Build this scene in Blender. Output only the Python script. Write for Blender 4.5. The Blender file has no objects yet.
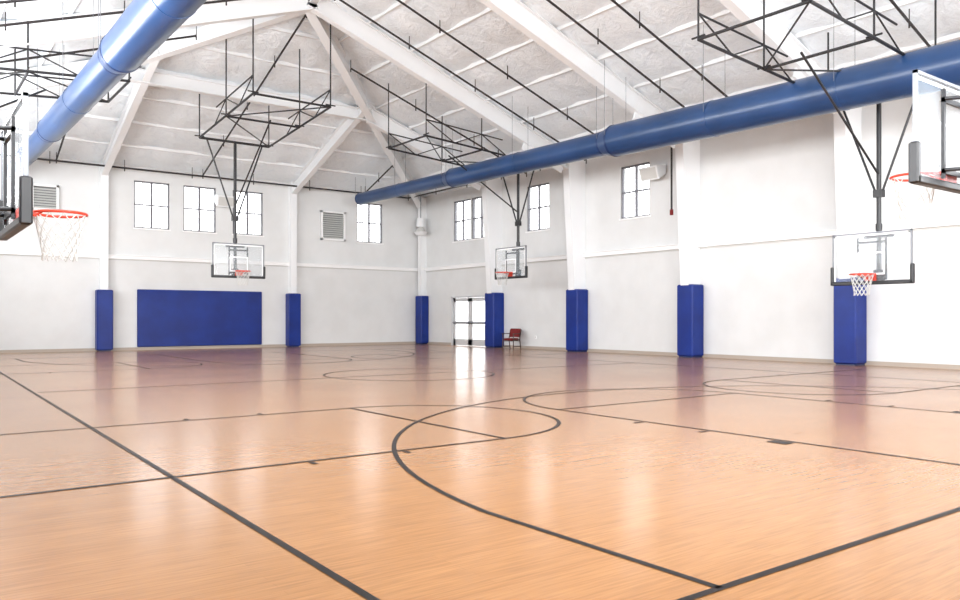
import bpy, math, random
from mathutils import Vector, Matrix, noise
random.seed(3)
S = bpy.context.scene
try:
    S.view_settings.view_transform = 'Standard'
    S.view_settings.look = 'None'
except Exception as e:
    print(e)

# ------------------------------------------------------------------ layout
XR, XL = 19.9, -1.0          # right / left walls
YF, YN = 31.2, -1.6           # far / near walls
EAVE, SL = 6.75, 0.35
def roof(x, y):
    return EAVE + SL*max(0.0, min(XR-x, x-XL, YF-y, y-YN))
RX = (XR+XL)/2
HALF = (XR-XL)/2
RZ = EAVE+SL*HALF

# ------------------------------------------------------------------ materials
def mat(name, col, rough=0.5, metal=0.0, spec=0.5):
    m = bpy.data.materials.new(name); m.use_nodes = True
    b = m.node_tree.nodes['Principled BSDF']
    b.inputs['Base Color'].default_value = (*col, 1)
    b.inputs['Roughness'].default_value = rough
    b.inputs['Metallic'].default_value = metal
    b.inputs['Specular IOR Level'].default_value = spec
    return m
def N(m, t, **kw):
    n = m.node_tree.nodes.new(t)
    for k, v in kw.items(): setattr(n, k, v)
    return n
def noisy(m, c1, c2, scale=(1,1,1), nscale=3, bump=0.0, bdist=0.02, detail=4, lo=.35, hi=.65):
    nt = m.node_tree; L = nt.links; b = nt.nodes['Principled BSDF']
    tc = N(m,'ShaderNodeTexCoord'); mp = N(m,'ShaderNodeMapping'); mp.inputs['Scale'].default_value = scale
    no = N(m,'ShaderNodeTexNoise'); no.inputs['Scale'].default_value = nscale; no.inputs['Detail'].default_value = detail
    cr = N(m,'ShaderNodeValToRGB')
    cr.color_ramp.elements[0].position = lo; cr.color_ramp.elements[1].position = hi
    cr.color_ramp.elements[0].color = (*c1,1); cr.color_ramp.elements[1].color = (*c2,1)
    L.new(tc.outputs['Object'], mp.inputs['Vector']); L.new(mp.outputs[0], no.inputs['Vector'])
    L.new(no.outputs['Fac'], cr.inputs[0]); L.new(cr.outputs[0], b.inputs['Base Color'])
    if bump:
        bp = N(m,'ShaderNodeBump'); bp.inputs['Strength'].default_value = bump; bp.inputs['Distance'].default_value = bdist
        L.new(no.outputs['Fac'], bp.inputs['Height']); L.new(bp.outputs[0], b.inputs['Normal'])
    return m

M_wall = noisy(mat('painted_wall',(.75,.75,.74),.6), (.70,.705,.70), (.74,.747,.745), nscale=1.2, detail=8, bump=.05)
M_white = mat('white_steel',(.84,.85,.86),.35)
M_trim = mat('white_trim',(.9,.9,.9),.4)
M_black = mat('black_steel',(.012,.012,.014),.4)
M_pipe = mat('dark_pipe',(.02,.016,.016),.45)
M_pad = noisy(mat('blue_vinyl_pad',(.004,.02,.2),.42,0,.35), (.002,.018,.17), (.003,.026,.22), nscale=1.5)
M_duct = noisy(mat('blue_duct',(.02,.075,.26),.3,0,.6), (.010,.042,.125), (.016,.058,.17), nscale=.9)
M_ring = mat('duct_ring',(.006,.025,.10),.4)
M_orange = mat('orange_rim',(.62,.04,.012),.35)
M_net = mat('net_cord',(.62,.62,.6),.8)
M_grey = mat('grey_frame',(.2,.21,.23),.4, .3)
M_lv = mat('louver_paint',(.6,.6,.58),.5)
M_lvd = mat('louver_shadow',(.14,.14,.14),.7)
M_base = mat('base_trim',(.42,.36,.3),.5)
M_red = mat('red_upholstery',(.16,.008,.008),.8)
M_wood = mat('dark_wood',(.04,.014,.008),.4)
M_mark = mat('glass_marking',(.9,.9,.9),.4)
M_door = mat('door_frame_paint',(.6,.61,.62),.4)
M_muntin = mat('window_muntin',(.17,.17,.19),.5)
M_line = noisy(mat('court_paint',(.02,.015,.015),.4,0,.25), (.008,.006,.006), (.016,.012,.011), nscale=6)
M_ground = noisy(mat('concrete_ground',(.3,.3,.28),.9), (.2,.21,.18), (.27,.27,.24), nscale=.5)

# ceiling insulation facing
M_ceil = mat('vinyl_insulation',(.8,.8,.8),.28)
def ceil_nodes():
    m=M_ceil; nt=m.node_tree; L=nt.links; b=nt.nodes['Principled BSDF']
    b.inputs['Metallic'].default_value=.08
    tc=N(m,'ShaderNodeTexCoord')
    no=N(m,'ShaderNodeTexNoise'); no.inputs['Scale'].default_value=2.2; no.inputs['Detail'].default_value=8; no.inputs['Roughness'].default_value=.7; no.inputs['Distortion'].default_value=1.2
    n2=N(m,'ShaderNodeTexNoise'); n2.inputs['Scale'].default_value=7; n2.inputs['Detail'].default_value=4; n2.inputs['Distortion'].default_value=1.0
    L.new(tc.outputs['Object'],no.inputs['Vector']); L.new(tc.outputs['Object'],n2.inputs['Vector'])
    cr=N(m,'ShaderNodeValToRGB'); cr.color_ramp.elements[0].position=.32; cr.color_ramp.elements[1].position=.5
    cr.color_ramp.elements[0].color=(.84,.89,.94,1); cr.color_ramp.elements[1].color=(.92,.965,1.0,1)
    L.new(no.outputs['Fac'],cr.inputs[0]); L.new(cr.outputs[0],b.inputs['Base Color'])
    mu=N(m,'ShaderNodeMath',operation='MULTIPLY'); mu.inputs[1].default_value=.35; L.new(n2.outputs['Fac'],mu.inputs[0])
    ad=N(m,'ShaderNodeMath',operation='ADD'); L.new(no.outputs['Fac'],ad.inputs[0]); L.new(mu.outputs[0],ad.inputs[1])
    bp=N(m,'ShaderNodeBump'); bp.inputs['Strength'].default_value=.75; bp.inputs['Distance'].default_value=.13
    L.new(ad.outputs[0],bp.inputs['Height']); L.new(bp.outputs[0],b.inputs['Normal'])
ceil_nodes()

# maple floor
M_floor = mat('maple_floor',(.55,.27,.12),.22)
def floor_nodes():
    m=M_floor; nt=m.node_tree; L=nt.links; b=nt.nodes['Principled BSDF']
    tc=N(m,'ShaderNodeTexCoord')
    br=N(m,'ShaderNodeTexBrick'); br.offset=.37
    br.inputs['Scale'].default_value=1.0; br.inputs['Brick Width'].default_value=2.2; br.inputs['Row Height'].default_value=.06
    br.inputs['Mortar Size'].default_value=.001; br.inputs['Mortar Smooth'].default_value=.5
    br.inputs['Color1'].default_value=(.325,.155,.058,1); br.inputs['Color2'].default_value=(.355,.173,.067,1); br.inputs['Mortar'].default_value=(.27,.125,.045,1)
    L.new(tc.outputs['Object'],br.inputs['Vector'])
    mp=N(m,'ShaderNodeMapping'); mp.inputs['Scale'].default_value=(1.2,22,1)
    no=N(m,'ShaderNodeTexNoise'); no.inputs['Scale'].default_value=2.6; no.inputs['Detail'].default_value=8
    L.new(tc.outputs['Object'],mp.inputs['Vector']); L.new(mp.outputs[0],no.inputs['Vector'])
    cr=N(m,'ShaderNodeValToRGB'); cr.color_ramp.elements[0].position=.3; cr.color_ramp.elements[1].position=.7
    cr.color_ramp.elements[0].color=(.82,.80,.78,1); cr.color_ramp.elements[1].color=(1.12,1.12,1.12,1)
    L.new(no.outputs['Fac'],cr.inputs[0])
    mx=N(m,'ShaderNodeMix',data_type='RGBA',blend_type='MULTIPLY'); mx.inputs[0].default_value=1
    L.new(br.outputs['Color'],mx.inputs[6]); L.new(cr.outputs[0],mx.inputs[7]); L.new(mx.outputs[2],b.inputs['Base Color'])
    n3=N(m,'ShaderNodeTexNoise'); n3.inputs['Scale'].default_value=.6; n3.inputs['Detail'].default_value=5
    L.new(tc.outputs['Object'],n3.inputs['Vector'])
    mr=N(m,'ShaderNodeMapRange'); mr.inputs['To Min'].default_value=.16; mr.inputs['To Max'].default_value=.25
    L.new(n3.outputs['Fac'],mr.inputs[0]); L.new(mr.outputs[0],b.inputs['Roughness'])
    b.inputs['Specular IOR Level'].default_value=.5
floor_nodes()

def glass_mat(name, tfac, tint):
    m=bpy.data.materials.new(name); m.use_nodes=True; nt=m.node_tree; nt.nodes.clear()
    o=nt.nodes.new('ShaderNodeOutputMaterial'); t=nt.nodes.new('ShaderNodeBsdfTransparent'); g=nt.nodes.new('ShaderNodeBsdfPrincipled')
    g.inputs['Base Color'].default_value=(*tint,1); g.inputs['Roughness'].default_value=.08
    x=nt.nodes.new('ShaderNodeMixShader'); x.inputs[0].default_value=tfac
    nt.links.new(t.outputs[0],x.inputs[1]); nt.links.new(g.outputs[0],x.inputs[2]); nt.links.new(x.outputs[0],o.inputs[0])
    return m
M_bglass = glass_mat('backboard_glass',.16,(.5,.56,.6))
M_wglass = glass_mat('window_glass',.06,(.8,.85,.9))

# ------------------------------------------------------------------ mesh builder
class MB:
    def __init__(s, name, xf=None):
        s.name=name; s.v=[]; s.f=[]; s.m=[]; s.sm=[]; s.mats=[]; s.xf=xf
    def mi(s, m):
        if m not in s.mats: s.mats.append(m)
        return s.mats.index(m)
    def add(s, vs, fs, m, smooth=False):
        o=len(s.v)
        for p in vs:
            p=Vector(p)
            s.v.append(s.xf(p) if s.xf else p)
        k=s.mi(m)
        for f in fs:
            s.f.append([i+o for i in f]); s.m.append(k); s.sm.append(smooth)
    def box(s, a, b, m):
        x0,x1=sorted((a[0],b[0])); y0,y1=sorted((a[1],b[1])); z0,z1=sorted((a[2],b[2]))
        s.add([(x0,y0,z0),(x1,y0,z0),(x1,y1,z0),(x0,y1,z0),(x0,y0,z1),(x1,y0,z1),(x1,y1,z1),(x0,y1,z1)],
              [(0,3,2,1),(4,5,6,7),(0,1,5,4),(1,2,6,5),(2,3,7,6),(3,0,4,7)], m)
    def bbox(s, a, b, m, r=.03):   # chamfered box
        x0,x1=sorted((a[0],b[0])); y0,y1=sorted((a[1],b[1])); z0,z1=sorted((a[2],b[2]))
        def ring(i,z):
            return [(x0+i+r,y0+i,z),(x1-i-r,y0+i,z),(x1-i,y0+i+r,z),(x1-i,y1-i-r,z),(x1-i-r,y1-i,z),(x0+i+r,y1-i,z),(x0+i,y1-i-r,z),(x0+i,y0+i+r,z)]
        vs=ring(r,z0)+ring(0,z0+r)+ring(0,z1-r)+ring(r,z1)
        fs=[tuple(range(7,-1,-1)), tuple(range(24,32))]
        for k in range(3):
            for i in range(8):
                j=(i+1)%8; fs.append((k*8+i,k*8+j,k*8+8+j,k*8+8+i))
        s.add(vs,fs,m)
    def tube(s, p, q, r, m, n=8, r2=None, smooth=True):
        p=Vector(p); q=Vector(q); r2=r if r2 is None else r2
        d=(q-p).normalized(); up=Vector((0,0,1)) if abs(d.z)<.95 else Vector((1,0,0))
        a=d.cross(up).normalized(); b=d.cross(a)
        vs=[p+(a*math.cos(t)+b*math.sin(t))*r for t in [2*math.pi*i/n for i in range(n)]]
        vs+=[q+(a*math.cos(t)+b*math.sin(t))*r2 for t in [2*math.pi*i/n for i in range(n)]]
        s.add(vs,[(i,(i+1)%n,n+(i+1)%n,n+i) for i in range(n)],m,smooth)
        s.add(vs,[tuple(range(n-1,-1,-1)),tuple(range(n,2*n))],m)
    def torus(s, c, R, r, m, n=32, k=8):
        vs=[];fs=[]
        for i in range(n):
            a=2*math.pi*i/n
            for j in range(k):
                b=2*math.pi*j/k
                vs.append((c[0]+(R+r*math.cos(b))*math.cos(a),c[1]+(R+r*math.cos(b))*math.sin(a),c[2]+r*math.sin(b)))
        for i in range(n):
            for j in range(k):
                fs.append((i*k+j,((i+1)%n)*k+j,((i+1)%n)*k+(j+1)%k,i*k+(j+1)%k))
        s.add(vs,fs,m,True)
    def slab(s, p, q, w, h, m):
        p=Vector(p); q=Vector(q); d=(q-p).normalized(); a=d.cross(Vector((0,0,1))).normalized(); u=a.cross(d).normalized()
        if u.z<0: u=-u
        vs=[]
        for e in (p,q):
            vs+=[e+a*w/2, e-a*w/2, e-a*w/2-u*h, e+a*w/2-u*h]
        s.add(vs,[(0,1,2,3),(7,6,5,4),(0,4,5,1),(1,5,6,2),(2,6,7,3),(3,7,4,0)],m)
    def ibeam(s, p, q, h, m, w=.22, t=.03):
        p=Vector(p); q=Vector(q); d=(q-p).normalized(); a=d.cross(Vector((0,0,1))).normalized(); u=a.cross(d).normalized()
        if u.z<0: u=-u
        s.slab(p,q,w,t,m); s.slab(p-u*t,q-u*t,.04,h-2*t,m); s.slab(p-u*(h-t),q-u*(h-t),w,t,m)
    def build(s):
        me=bpy.data.meshes.new(s.name); me.from_pydata([tuple(p) for p in s.v],[],s.f)
        for m in s.mats: me.materials.append(m)
        me.polygons.foreach_set('material_index',s.m); me.polygons.foreach_set('use_smooth',s.sm)
        me.update()
        o=bpy.data.objects.new(s.name,me); S.collection.objects.link(o); return o

# ------------------------------------------------------------------ shell
fl=MB('floor'); fl.box((XL-.25,YN-.25,-.15),(XR+.25,YF+.25,0),M_floor); fl.build()
gr=MB('ground'); gr.box((-60,-60,-.4),(120,120,-.16),M_ground); gr.build()

def wall(name, u0,u1,z0,z1, holes, fn, m):
    b=MB(name)
    us=sorted({u0,u1}|{h[0] for h in holes}|{h[1] for h in holes}); zs=sorted({z0,z1}|{h[2] for h in holes}|{h[3] for h in holes})
    for i in range(len(us)-1):
        for j in range(len(zs)-1):
            cu=(us[i]+us[i+1])/2; cz=(zs[j]+zs[j+1])/2
            if any(h[0]<cu<h[1] and h[2]<cz<h[3] for h in holes): continue
            a,c=fn(us[i],us[i+1],zs[j],zs[j+1]); b.box(a,c,m)
    return b.build()
WZ0,WZ1=4.56,6.32
far_w=[(7.26,8.53),(9.05,10.3),(10.97,12.22),(16.52,17.8)]
right_w=[(27.35,28.6),(26.0,27.25),(22.3,23.6),(17.38,18.66)]
near_w=[(1.5,5.5),(7.5,11.5),(13.5,17.5)]  # unseen windows, invented as a source for the near fill lamp
left_w=[(1,5),(6.5,10.5),(12,16),(17.5,21.5),(23,27)]  # also unseen and invented, to go with the left fill lamp
DY0,DY1,DZ=26.1,28.75,2.15
wall('wall_far',XL-.25,XR+.25,0,EAVE+.15,[(a,b,WZ0,WZ1) for a,b in far_w],lambda a,b,c,d:((a,YF,c),(b,YF+.25,d)),M_wall)
wall('wall_right',YN,YF,0,EAVE+.15,[(a,b,WZ0,WZ1) for a,b in right_w]+[(DY0,DY1,0,DZ)],lambda a,b,c,d:((XR,a,c),(XR+.25,b,d)),M_wall)
wall('wall_near',XL-.25,XR+.25,0,EAVE+.15,[(a,b,3.6,6.3) for a,b in near_w],lambda a,b,c,d:((a,YN-.25,c),(b,YN,d)),M_wall)
wall('wall_left',YN,YF,0,EAVE+.15,[(a,b,3.6,6.3) for a,b in left_w],lambda a,b,c,d:((XL-.25,a,c),(XL,b,d)),M_wall)

# ceiling: sagging insulation facing between purlins
PS=1.45
def ceiling():
    st=.13; x0,x1,y0,y1=XL-.35,XR+.35,YN-.35,YF+.35
    nx=int((x1-x0)/st)+1; ny=int((y1-y0)/st)+1
    vs=[];fs=[]
    for j in range(ny+1):
        for i in range(nx+1):
            x=x0+(x1-x0)*i/nx; y=y0+(y1-y0)*j/ny
            dx=min(XR-x,x-XL); dy=min(YF-y,y-YN); d=min(dx,dy)
            along = y if dx<dy else x
            sag=.10*abs(math.sin(math.pi*max(d,0)/PS))**.8 + .05*abs(math.sin(math.pi*along/1.26)) + .06*noise.noise(Vector((x*1.1,y*1.1,0)))
            z=EAVE+.02+SL*max(d,-.3)-sag*(1 if d>0 else 0)+.08
            vs.append((x,y,z))
    for j in range(ny):
        for i in range(nx):
            a=j*(nx+1)+i; fs.append((a,a+nx+1,a+nx+2,a+1))
    b=MB('ceiling'); b.add(vs,fs,M_ceil,True); b.build()
ceiling()

# ------------------------------------------------------------------ windows, door
cnt=[0]
def window(a,b,z0,z1,fn,cols=2,rows=2):
    cnt[0]+=1; w=MB('window_%d'%cnt[0]); t=.05
    def bx(u0,u1,za,zb,d0,d1,m): p,q=fn(u0,u1,za,zb,d0,d1); w.box(p,q,m)
    for (u0,u1,za,zb) in [(a,b,z0,z0+t),(a,b,z1-t,z1),(a,a+t,z0,z1),(b-t,b,z0,z1)]: bx(u0,u1,za,zb,.04,.14,M_muntin)
    for c in range(1,cols):
        u=a+(b-a)*c/cols; bx(u-.035,u+.035,z0,z1,.05,.13,M_muntin)
    for r in range(1,rows):
        z=z0+(z1-z0)*r/rows; bx(a,b,z-.025,z+.025,.06,.12,M_muntin)
    for c in range(cols):
        u=a+(b-a)*(c+.5)/cols; bx(u-.008,u+.008,z0,z1,.08,.1,M_muntin)
    bx(a+.01,b-.01,z0+.01,z1-.01,.088,.094,M_wglass)
    bx(a-.04,b+.04,z0-.05,z0,-.04,.1,M_trim)
    w.build()
ff=lambda a,b,c,d,e,f:((a,YF+e,c),(b,YF+f,d))
fr=lambda a,b,c,d,e,f:((XR+e,a,c),(XR+f,b,d))
fn_=lambda a,b,c,d,e,f:((a,YN-e,c),(b,YN-f,d))
fl_=lambda a,b,c,d,e,f:((XL-e,a,c),(XL-f,b,d))
for a,b in far_w: window(a,b,WZ0,WZ1,ff)
for a,b in right_w: window(a,b,WZ0,WZ1,fr)
for a,b in near_w: window(a,b,3.6,6.3,fn_,4,2)
for a,b in left_w: window(a,b,3.6,6.3,fl_,4,2)

d=MB('door_1')
def db(y0,y1,z0,z1,x0,x1,m): d.box((XR+x0,y0,z0),(XR+x1,y1,z1),m)
db(DY0,DY0+.07,0,DZ,-.03,.18,M_door); db(DY1-.07,DY1,0,DZ,-.03,.18,M_door); db(DY0,DY1,DZ-.07,DZ,-.03,.18,M_door)
mid=(DY0+DY1)/2
for (a,b) in ((DY0+.08,mid-.005),(mid+.005,DY1-.08)):
    for (p,q,r,s_) in ((a,a+.15,.01,DZ-.08),(b-.15,b,.01,DZ-.08),(a,b,.01,.28),(a,b,DZ-.24,DZ-.08),(a,b,.93,1.05)):
        db(p,q,r,s_,.05,.1,M_door)
    db(a+.1,b-.1,.25,DZ-.18,.07,.078,M_wglass)
    d.tube((XR-.02,a+.05,1.0),(XR-.02,b-.05,1.0),.025,M_grey)
    for y in (a+.06,b-.06): d.tube((XR-.02,y,1.0),(XR+.06,y,1.0),.015,M_grey)
d.build()

# ------------------------------------------------------------------ trim
RZT=3.43
t=MB('trim_1'); t.box((XL,YF-.1,RZT-.06),(XR-.02,YF,RZT+.06),M_trim); t.box((XL,YF-.16,RZT+.06),(XR-.02,YF,RZT+.08),M_trim); t.box((XL,YF-.02,RZT-.1),(XR-.02,YF,RZT-.06),M_lv); t.build()
t=MB('trim_2'); t.box((XR-.12,YN,RZT-.07),(XR,YF-.12,RZT+.06),M_trim); t.box((XR-.18,YN,RZT+.06),(XR,YF-.17,RZT+.08),M_trim); t.box((XR-.02,YN,RZT-.12),(XR,YF-.12,RZT-.07),M_lv); t.build()
t=MB('baseboard_far'); t.box((XL,YF-.03,0),(XR-.04,YF,.11),M_base); t.build()
t=MB('baseboard_right'); t.box((XR-.03,YN,0),(XR,DY0,.11),M_base); t.box((XR-.03,DY1,0),(XR,YF,.11),M_base); t.build()

# ------------------------------------------------------------------ steel frame
colY=[.5,5.5,10.5,15.52,20.5,25.3]
endX=[13.45,6.2]
def taper(b, face, u, w, d0, d1, z0, z1, m):
    def P(dd,uu,z):
        if face=='R': return (XR-dd,uu,z)
        if face=='L': return (XL+dd,uu,z)
        if face=='F': return (uu,YF-dd,z)
    vs=[]
    for z,dd in ((z0,d0),(z1,d1)):
        vs+=[P(0,u-w/2,z),P(dd,u-w/2,z),P(dd,u+w/2,z),P(0,u+w/2,z)]
    b.add(vs,[(0,1,2,3),(7,6,5,4),(0,4,5,1),(1,5,6,2),(2,6,7,3),(3,7,4,0)],m)
for y in colY:
    for face in 'RL':
        c=MB('steel_column'); taper(c,face,y,.30,.42,.85,0,EAVE+.25,M_white)
        c.build()
for x in endX:
    c=MB('steel_column'); taper(c,'F',x,.26,.22,.28,0,EAVE+.1,M_white); c.build()
c=MB('steel_column'); c.box((XR-.3,YF-.4,0),(XR,YF-.14,EAVE),M_white); c.build()

fm=MB('roof_frame')
def rafter(p,q,h=.55,w=.24): fm.ibeam(p,q,h,M_white,w)
o=.02
for y in colY:
    ext=min(HALF, YF-y, y-YN)
    zt=EAVE+SL*ext-o
    rafter((XR,y,EAVE-o),(XR-ext,y,zt)); rafter((XL,y,EAVE-o),(XL+ext,y,zt))
    fm.slab((XR-.8,y,EAVE+.25),(XR-2.6,y,EAVE+.25+SL*1.8-.03),.05,.75,M_white)
for cx,sx in ((XR,-1),(XL,1)):
    for cy,sy in ((YF,-1),(YN,1)):
        rafter((cx,cy,EAVE-o),(cx+sx*HALF,cy+sy*HALF,RZ-o),.5,.28)
for x in endX:
    e=min(XR-x,x-XL); rafter((x,YF,EAVE-o),(x,YF-e,EAVE+SL*e-o),.45,.22)
rafter((RX,YN+HALF,RZ-.02),(RX,YF-HALF,RZ-.02),.4,.22)
e=YF-25.3
rafter((XR-e,25.3,EAVE+SL*e-.1),(XL+e,25.3,EAVE+SL*e-.1),.4,.25)
# purlins
for k in range(1,7):
    dd=PS*k; z=EAVE+SL*dd+.09
    fm.slab((XR-dd,YN+dd,z),(XR-dd,YF-dd,z),.07,.11,M_white)
    fm.slab((XL+dd,YN+dd,z),(XL+dd,YF-dd,z),.07,.11,M_white)
    fm.slab((XL+dd,YF-dd,z),(XR-dd,YF-dd,z),.07,.11,M_white)
    fm.slab((XL+dd,YN+dd,z),(XR-dd,YN+dd,z),.07,.11,M_white)
fm.build()

# ------------------------------------------------------------------ sprinkler pipes
sp=MB('sprinkler_pipes')
def run(p,q,r=.03,step=2.2):
    sp.tube(p,q,r,M_pipe,8); p=Vector(p);q=Vector(q); n=max(2,int((q-p).length/step))
    for i in range(n+1):
        c=p.lerp(q,i/n); sp.tube(c,(c.x,c.y,max(roof(c.x,c.y)-.02,c.z+.1)),.012,M_pipe,6)
        sp.tube((c.x,c.y,c.z-.02),(c.x,c.y,c.z-.12),.02,M_pipe,6)
for y in (7.9,13.0,14.4,18.1,19.7,22.9):
    e=min(HALF,YF-y,y-YN)-.3
    run((XR-.6,y,EAVE+SL*.6-.3),(XR-e,y,EAVE+SL*e-.3)); run((XL+.6,y,EAVE+SL*.6-.3),(XL+e,y,EAVE+SL*e-.3))
for x in (4.6,9.6,16.6):
    e=min(XR-x,x-XL)-.3; run((x,YF-.6,EAVE+SL*.6-.3),(x,YF-e,EAVE+SL*e-.3))
run((XR-1.1,YN+.5,EAVE-.12),(XR-1.1,YF-.6,EAVE-.12),.035)
run((XL+.6,YF-.6,EAVE-.12),(XR-1.1,YF-.6,EAVE-.12),.035)
sp.build()

# ------------------------------------------------------------------ ducts
def duct(secs, x):
    b=MB('air_duct')
    for (y0,z0,y1,z1,r) in secs:
        b.tube((x,y0,z0),(x,y1,z1),r,M_duct,40)
        n=max(1,int((y1-y0)/3.0))
        for i in range(n+1):
            y=y0+(y1-y0)*i/n; z=z0+(z1-z0)*i/n
            b.tube((x,y-.03,z),(x,y+.03,z),r+.008,M_ring if i in(0,n) else M_duct,40)
            for sx in (-1,1): b.tube((x+sx*r*.98,y,z),(x+sx*r*.98,y,roof(x+sx*r,y)-.05),.006,M_grey,6)
    for k in range(len(secs)-1):
        a=secs[k]; c=secs[k+1]
        b.tube((x,a[2],a[3]),(x,c[0],c[1]),a[4],M_duct,40,r2=c[4])
    return b.build()
duct([(-1.1,5.84,15.2,6.08,.43),(15.6,6.08,23.0,6.17,.33),(23.4,6.18,29.9,6.25,.25)],16.0)
duct([(-1.1,5.85,15.2,5.97,.36),(15.6,5.98,23.0,6.07,.31),(23.4,6.08,30.9,6.2,.26)],3.33)

# ------------------------------------------------------------------ pads
for y in colY[1:]:
    p=MB('column_pad'); p.bbox((XR-.56,y-.3,.04),(XR-.0,y+.3,2.22),M_pad,.03)
    p.box((XR-.5,y-.25,.0),(XR,y+.25,.05),M_ring); p.build()
for x in endX:
    p=MB('column_pad'); p.bbox((x-.27,YF-.38,.04),(x+.27,YF,2.22),M_pad,.03); p.box((x-.2,YF-.3,0),(x+.2,YF,.05),M_ring); p.build()
p=MB('column_pad'); p.bbox((XR-.42,YF-.62,.04),(XR,YF-.1,2.22),M_pad,.03); p.box((XR-.4,YF-.5,0),(XR,YF-.1,.05),M_ring); p.build()
p=MB('wall_pad')
p.bbox((7.36,YF-.08,.12),(12.15,YF,2.27),M_pad,.02)
p.build()

# ------------------------------------------------------------------ basketball hoops
def hoop(bx,by,ang,rz,zt=6.4,fwd=4.3,W=1.7):
    c,s=math.cos(ang),math.sin(ang)
    xf=lambda p: Vector((bx+c*p.x-s*p.y, by+s*p.x+c*p.y, p.z))
    b=MB('basketball_hoop',xf)
    z0=rz-.16; z1=z0+1.07; h=W/2
    b.box((-h+.02,-.008,z0+.02),(h-.02,.008,z1-.02),M_bglass)
    for (a,q,u,v) in ((-h,h,z1-.03,z1),(-h,-h+.03,z0,z1),(h-.03,h,z0,z1),(-h,h,z0,z0+.03)):
        b.box((a,-.02,u),(q,.02,v),M_grey)
    t=.035
    for (a,q,u,v) in ((-h+.04,h-.04,z1-.04-t,z1-.04),(-h+.04,-h+.04+t,z0+.04,z1-.04),(h-.04-t,h-.04,z0+.04,z1-.04),
                      (-.3,.3,rz+.45,rz+.45+t),(-.3,-.3+t,rz+.02,rz+.45),(.3-t,.3,rz+.02,rz+.45),(-.3,.3,rz,rz+t)):
        b.box((a,.009,u),(q,.012,v),M_mark)
    b.bbox((-h-.03,-.05,z0-.05),(h+.03,.05,z0+.03),M_black,.015)
    for sx in (-1,1): b.bbox((sx*h-.035,-.05,z0-.05),(sx*h+.035,.05,z0+.36),M_black,.015)
    R=.235
    b.torus((0,.15+R,rz),R,.014,M_orange)
    b.box((-.12,.01,rz-.13),(.12,.035,rz+.03),M_orange)
    b.box((-.09,.03,rz-.02),(.09,.17,rz+.005),M_orange)
    for sx in (-1,1): b.tube((sx*.1,.03,rz-.1),(sx*.13,.22,rz-.01),.01,M_orange,6)
    n=12; rows=6; H=.44; cy=.15+R
    def pt(i,k):
        f=k/rows; r=R*(1-.42*f**.7)+(.015 if k==rows else 0); a=2*math.pi*(i+.5*(k%2))/n
        return (r*math.cos(a),cy+r*math.sin(a),rz-.01-H*f)
    for k in range(rows):
        for i in range(n):
            if k%2==0: nb=(i,i-1)
            else: nb=(i,i+1)
            for j in nb: b.tube(pt(i,k),pt(j,k+1),.0055,M_net,5)
    yb=-.34
    for sx in (-.3,.3):
        for z in (z0+.14,z1-.2): b.tube((sx,-.02,z),(sx*.3,yb,z),.02,M_black,8)
        b.box((sx-.02,-.05,z0+.05),(sx+.02,-.02,z1-.1),M_black)
    b.box((-.32,-.05,z0+.1),(.32,-.02,z0+.15),M_black); b.box((-.32,-.05,z1-.24),(.32,-.02,z1-.19),M_black)
    b.box((-.1,yb-.06,z0+.05),(.1,yb+.05,z0+.28),M_black); b.box((-.3,yb-.05,z1-.1),(.3,yb+.05,z1-.03),M_black)
    b.tube((0,yb,z0+.06),(0,yb,zt),.05,M_black,12)
    b.tube((0,yb,z1+.05),(0,yb,z1+.2),.07,M_black,12)
    zj=z1+.85
    b.box((-.1,yb-.07,zj-.08),(.1,yb+.07,zj+.08),M_black)
    for sx in (-1,1): b.tube((sx*.92,yb,zt),(sx*.06,yb,zj),.027,M_black,8)
    b.tube((0,yb,zj+.4),(0,fwd*.62,zt+.12),.025,M_black,8)
    Wd=1.15; r=.032
    b.tube((-Wd,yb,zt),(Wd,yb,zt),.04,M_black,10)
    ze=zt+.35
    b.tube((-Wd,fwd,ze),(Wd,fwd,ze),r,M_black); b.tube((-Wd,fwd*.5,(zt+ze)/2),(Wd,fwd*.5,(zt+ze)/2),r,M_black)
    for sx in (-1,1):
        b.tube((sx*Wd,yb,zt),(sx*Wd,fwd,ze),r,M_black)
        b.tube((sx*Wd,fwd*.3,zt+.62),(sx*Wd,fwd*1.0,ze+.5),.022,M_black)
        ys=[fwd*(.0+.25*i) for i in range(5)]
        for i in range(4):
            lo=lambda y: zt+.35*y/fwd
            hi=lambda y: zt+.62+(.23)*(y-fwd*.3)/(fwd*.7)
            if i>=1:
                if i%2: b.tube((sx*Wd,ys[i],lo(ys[i])),(sx*Wd,ys[i+1],hi(ys[i+1])),.018,M_black,6)
                else: b.tube((sx*Wd,ys[i],hi(ys[i])),(sx*Wd,ys[i+1],lo(ys[i+1])),.018,M_black,6)
        for ly,lz in ((yb,zt),(fwd*.5,(zt+ze)/2),(fwd,ze)):
            w=xf(Vector((sx*Wd,ly,0))); b.tube((sx*Wd,ly,lz),(sx*Wd,ly,roof(w.x,w.y)-.05),.02,M_black,6)
            b.tube((sx*Wd-.15,ly,lz+.05),(sx*Wd+.15,ly,lz+.05),.02,M_black,6)
    b.tube((-Wd,yb,zt),(Wd,fwd*.5,(zt+ze)/2),.02,M_black,6); b.tube((Wd,fwd*.5,(zt+ze)/2),(-Wd,fwd,ze),.02,M_black,6)
    return b.build()
pi=math.pi
hoop(9.05,25.18,pi,2.70,6.95)
hoop(8.95,3.68,0,2.74,6.5)
hoop(16.74,8.5,pi/2,2.12,6.2)
hoop(17.6,21.75,pi/2,2.80,6.5)
hoop(.92,8.5,-pi/2,2.2,6.2)
hoop(.35,21.6,-pi/2,2.78,6.6)

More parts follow.
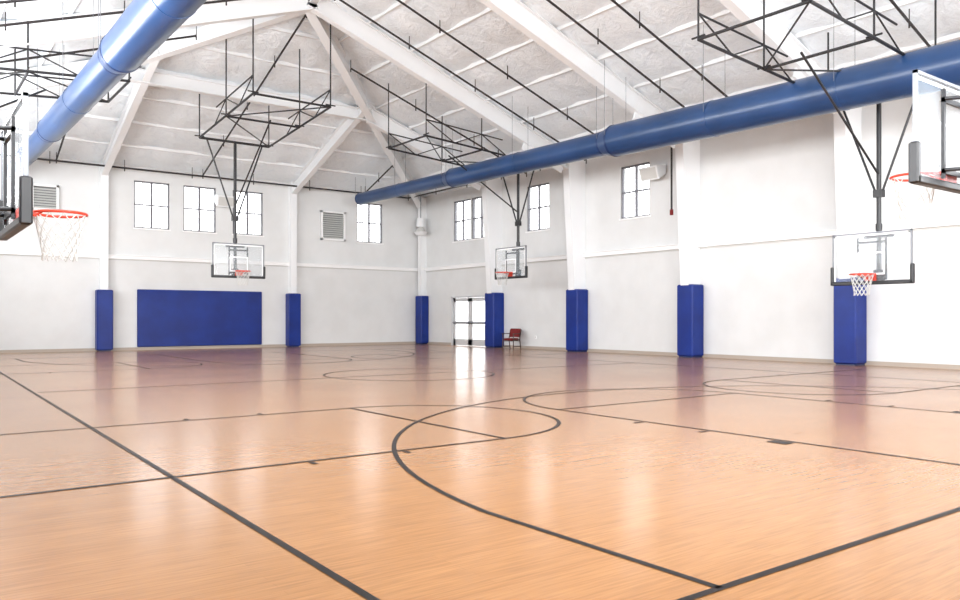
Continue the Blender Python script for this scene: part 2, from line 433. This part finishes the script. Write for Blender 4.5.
# ------------------------------------------------------------------ court lines
cl=MB('court_lines'); LW=.042; Z=.004
def seg(x0,y0,x1,y1,w=LW):
    p=Vector((x0,y0,Z));q=Vector((x1,y1,Z)); d=(q-p).normalized(); a=Vector((-d.y,d.x,0))*w/2
    cl.add([p-a,q-a,q+a,p+a],[(0,1,2,3)],M_line)
def arc(cx,cy,r,a0,a1,n=48,w=LW):
    vs=[];fs=[]
    for i in range(n+1):
        a=math.radians(a0+(a1-a0)*i/n)
        vs+=[(cx+(r-w/2)*math.cos(a),cy+(r-w/2)*math.sin(a),Z+.0005),(cx+(r+w/2)*math.cos(a),cy+(r+w/2)*math.sin(a),Z+.0005)]
    for i in range(n): fs.append((2*i,2*i+1,2*i+3,2*i+2))
    cl.add(vs,fs,M_line)
CX=8.9; B0,B1=2.17,26.7; MY=(B0+B1)/2; KW=1.75
seg(1.58,-1,2.05,B1); seg(15.95,B0,15.95,B1); seg(1.7,B0,15.95,B0); seg(2.0,B1,15.95,B1); seg(1.9,MY,15.95,MY)
arc(CX,MY,1.8,0,360,64)
for (b,sg) in ((B0,1),(B1,-1)):
    ft=b+sg*5.5; hc=b+sg*1.15
    for sx in (-1,1):
        x=CX+sx*(KW+.15); seg(x,b,x,ft)
        for q in (2.2,3.1,4.0): seg(x+sx*.05,b+sg*q,x+sx*.2,b+sg*q,.05 if q!=2.2 else .22)
        seg(CX+sx*5.95,b,CX+sx*5.95,hc+sg*.6)
    seg(CX-KW-.15,ft,CX+KW+.15,ft)
    arc(CX,ft,1.9,0 if sg>0 else 180,180 if sg>0 else 360)
    a=math.degrees(math.asin(.6/5.98)); 
    if sg>0: arc(CX,hc,5.98,a,180-a,80)
    else: arc(CX,hc,5.98,180+a,360-a,80)
KC=1.65
for cy in (7.8,21.2):
    for (b,sg) in ((-.4,1),(18.2,-1)):
        ft=b+sg*5.3
        for sy in (-1,1):
            y=cy+sy*KC; seg(b,y,ft,y)
            for q in (3.2,4.1): seg(b+sg*q,y+sy*.05,b+sg*q,y+sy*.15,.05)
        seg(ft,cy-KC,ft,cy+KC)
        arc(ft,cy,KC,-90 if sg>0 else 90,90 if sg>0 else 270)
cl.build()

# ------------------------------------------------------------------ wall fixtures
def louver(x0,x1,z0,z1):
    b=MB('louver_vent'); y=YF
    b.box((x0,y-.02,z0),(x1,y,z1),M_lvd)
    for (a,c,u,v) in ((x0,x1,z0,z0+.07),(x0,x1,z1-.07,z1),(x0,x0+.07,z0,z1),(x1-.07,x1,z0,z1)): b.box((a,y-.12,u),(c,y,v),M_trim)
    n=int((z1-z0-.14)/.09)
    for i in range(n):
        z=z0+.09+i*.09
        b.add([(x0+.06,y-.11,z-.02),(x1-.06,y-.11,z-.02),(x1-.06,y-.03,z+.06),(x0+.06,y-.03,z+.06)],[(0,1,2,3)],M_lv)
    b.build()
louver(14.76,15.9,4.55,5.8); louver(3.9,4.75,4.95,5.85)

def speaker(x,y,z,ang):
    c,s=math.cos(ang),math.sin(ang)
    b=MB('wall_speaker',lambda p: Vector((x+c*p.x-s*p.y,y+s*p.x+c*p.y,z+p.z)))
    w,h=.34,.24
    b.add([(-w,.12,h),(w,.12,h),(w,.12,-.05),(-w,.12,-.05),(-w*1.1,.6,h-.08),(w*1.1,.6,h-.08),(w*1.1,.48,-h-.02),(-w*1.1,.48,-h-.02)],
          [(0,1,2,3),(7,6,5,4),(0,4,5,1),(1,5,6,2),(2,6,7,3),(3,7,4,0)],M_white)
    b.add([(-w*.95,.607,h-.13),(w*.95,.607,h-.13),(w*.95,.5,-h+.02),(-w*.95,.5,-h+.02)],[(0,1,2,3)],M_lv)
    b.tube((0,0,.05),(0,.2,.05),.04,M_grey); b.box((-.08,0,-.05),(.08,.03,.15),M_grey); b.build()
speaker(XR,16.95,5.85,pi/2); speaker(10.55,YF,5.8,pi)
b=MB('horn_speaker'); x,y=19.4,30.5
b.tube((x,y,5.75),(x,y,5.35),.17,M_white,20,r2=.2); b.tube((x,y,5.35),(x,y,5.12),.1,M_lv,20,r2=.26)
b.tube((x,y,5.12),(x,y,4.98),.32,M_white,20,r2=.2); b.tube((x,y,5.75),(x,y,roof(x,y)-.14),.02,M_grey)
b.build()
b=MB('hanging_strap'); b.box((XR-.74,15.84,4.5),(XR-.72,15.90,6.6),M_pipe); b.box((XR-.755,15.82,4.35),(XR-.705,15.92,4.52),M_red); b.build()
b=MB('wall_outlet'); b.box((XR-.02,23.0,.4),(XR,23.1,.52),M_trim); b.box((XR-.026,23.03,.43),(XR-.02,23.07,.49),M_lv); b.build()

# ------------------------------------------------------------------ chair
def chair(x,y,ang,k=.88):
    c,s=math.cos(ang)*k,math.sin(ang)*k
    b=MB('armchair',lambda p: Vector((x+c*p.x-s*p.y,y+s*p.x+c*p.y,p.z*k)))
    b.bbox((-.25,-.24,.38),(.25,.26,.48),M_red,.03)
    vs=[(-.25,-.2,.52),(.25,-.2,.52),(.25,-.27,.52),(-.25,-.27,.52),(-.25,-.29,.9),(.25,-.29,.9),(.25,-.36,.9),(-.25,-.36,.9)]
    b.add(vs,[(0,3,2,1),(4,5,6,7),(0,1,5,4),(1,2,6,5),(2,3,7,6),(3,0,4,7)],M_red)
    for sx in (-.29,.29):
        b.tube((sx,.26,0),(sx,.24,.66),.022,M_wood); b.tube((sx,-.3,0),(sx,-.22,.45),.022,M_wood); b.tube((sx,-.22,.45),(sx,-.34,.86),.022,M_wood)
        b.slab((sx,-.28,.69),(sx,.3,.69),.06,.035,M_wood); b.tube((sx,-.28,.12),(sx,.26,.12),.016,M_wood)
        b.tube((sx,-.23,.42),(sx,.25,.4),.02,M_wood)
    b.tube((-.29,.25,.36),(.29,.25,.36),.018,M_wood); b.tube((-.29,-.24,.36),(.29,-.24,.36),.018,M_wood)
    b.tube((-.29,-.25,.55),(.29,-.25,.55),.018,M_wood)
    b.build()
chair(19.25,23.75,math.radians(105))

# ------------------------------------------------------------------ light
w=bpy.data.worlds.new('World'); S.world=w; w.use_nodes=True
w.node_tree.nodes['Background'].inputs[0].default_value=(.97,.98,1,1); w.node_tree.nodes['Background'].inputs[1].default_value=5.0
def area(name,loc,rot,sx,sy,p,col=(1,1,1)):
    l=bpy.data.lights.new(name,'AREA'); l.shape='RECTANGLE'; l.size=sx; l.size_y=sy; l.energy=p; l.color=col
    o=bpy.data.objects.new(name,l); o.location=loc; o.rotation_euler=rot; S.collection.objects.link(o)
area('fill_near',(9.4,YN+.4,4.6),(math.radians(112),0,0),18,2.6,2600,(.97,.985,1))  # added fill lamp behind the camera, tilted up to brighten the ceiling
area('fill_left',(XL+.4,13.6,4.6),(math.radians(114),0,math.radians(-90)),27,2.6,3500,(.97,.985,1))  # second added lamp, out of view, standing in for daylight from the left

# ------------------------------------------------------------------ camera
cd=bpy.data.cameras.new('camera'); cam=bpy.data.objects.new('camera',cd); S.collection.objects.link(cam); S.camera=cam
cd.sensor_width=36; cd.lens=36*790/960; cd.shift_y=18/960; cd.clip_start=.05; cd.clip_end=300
cam.location=(0,0,1.2); cam.rotation_euler=(math.radians(90),0,math.radians(-36.75))
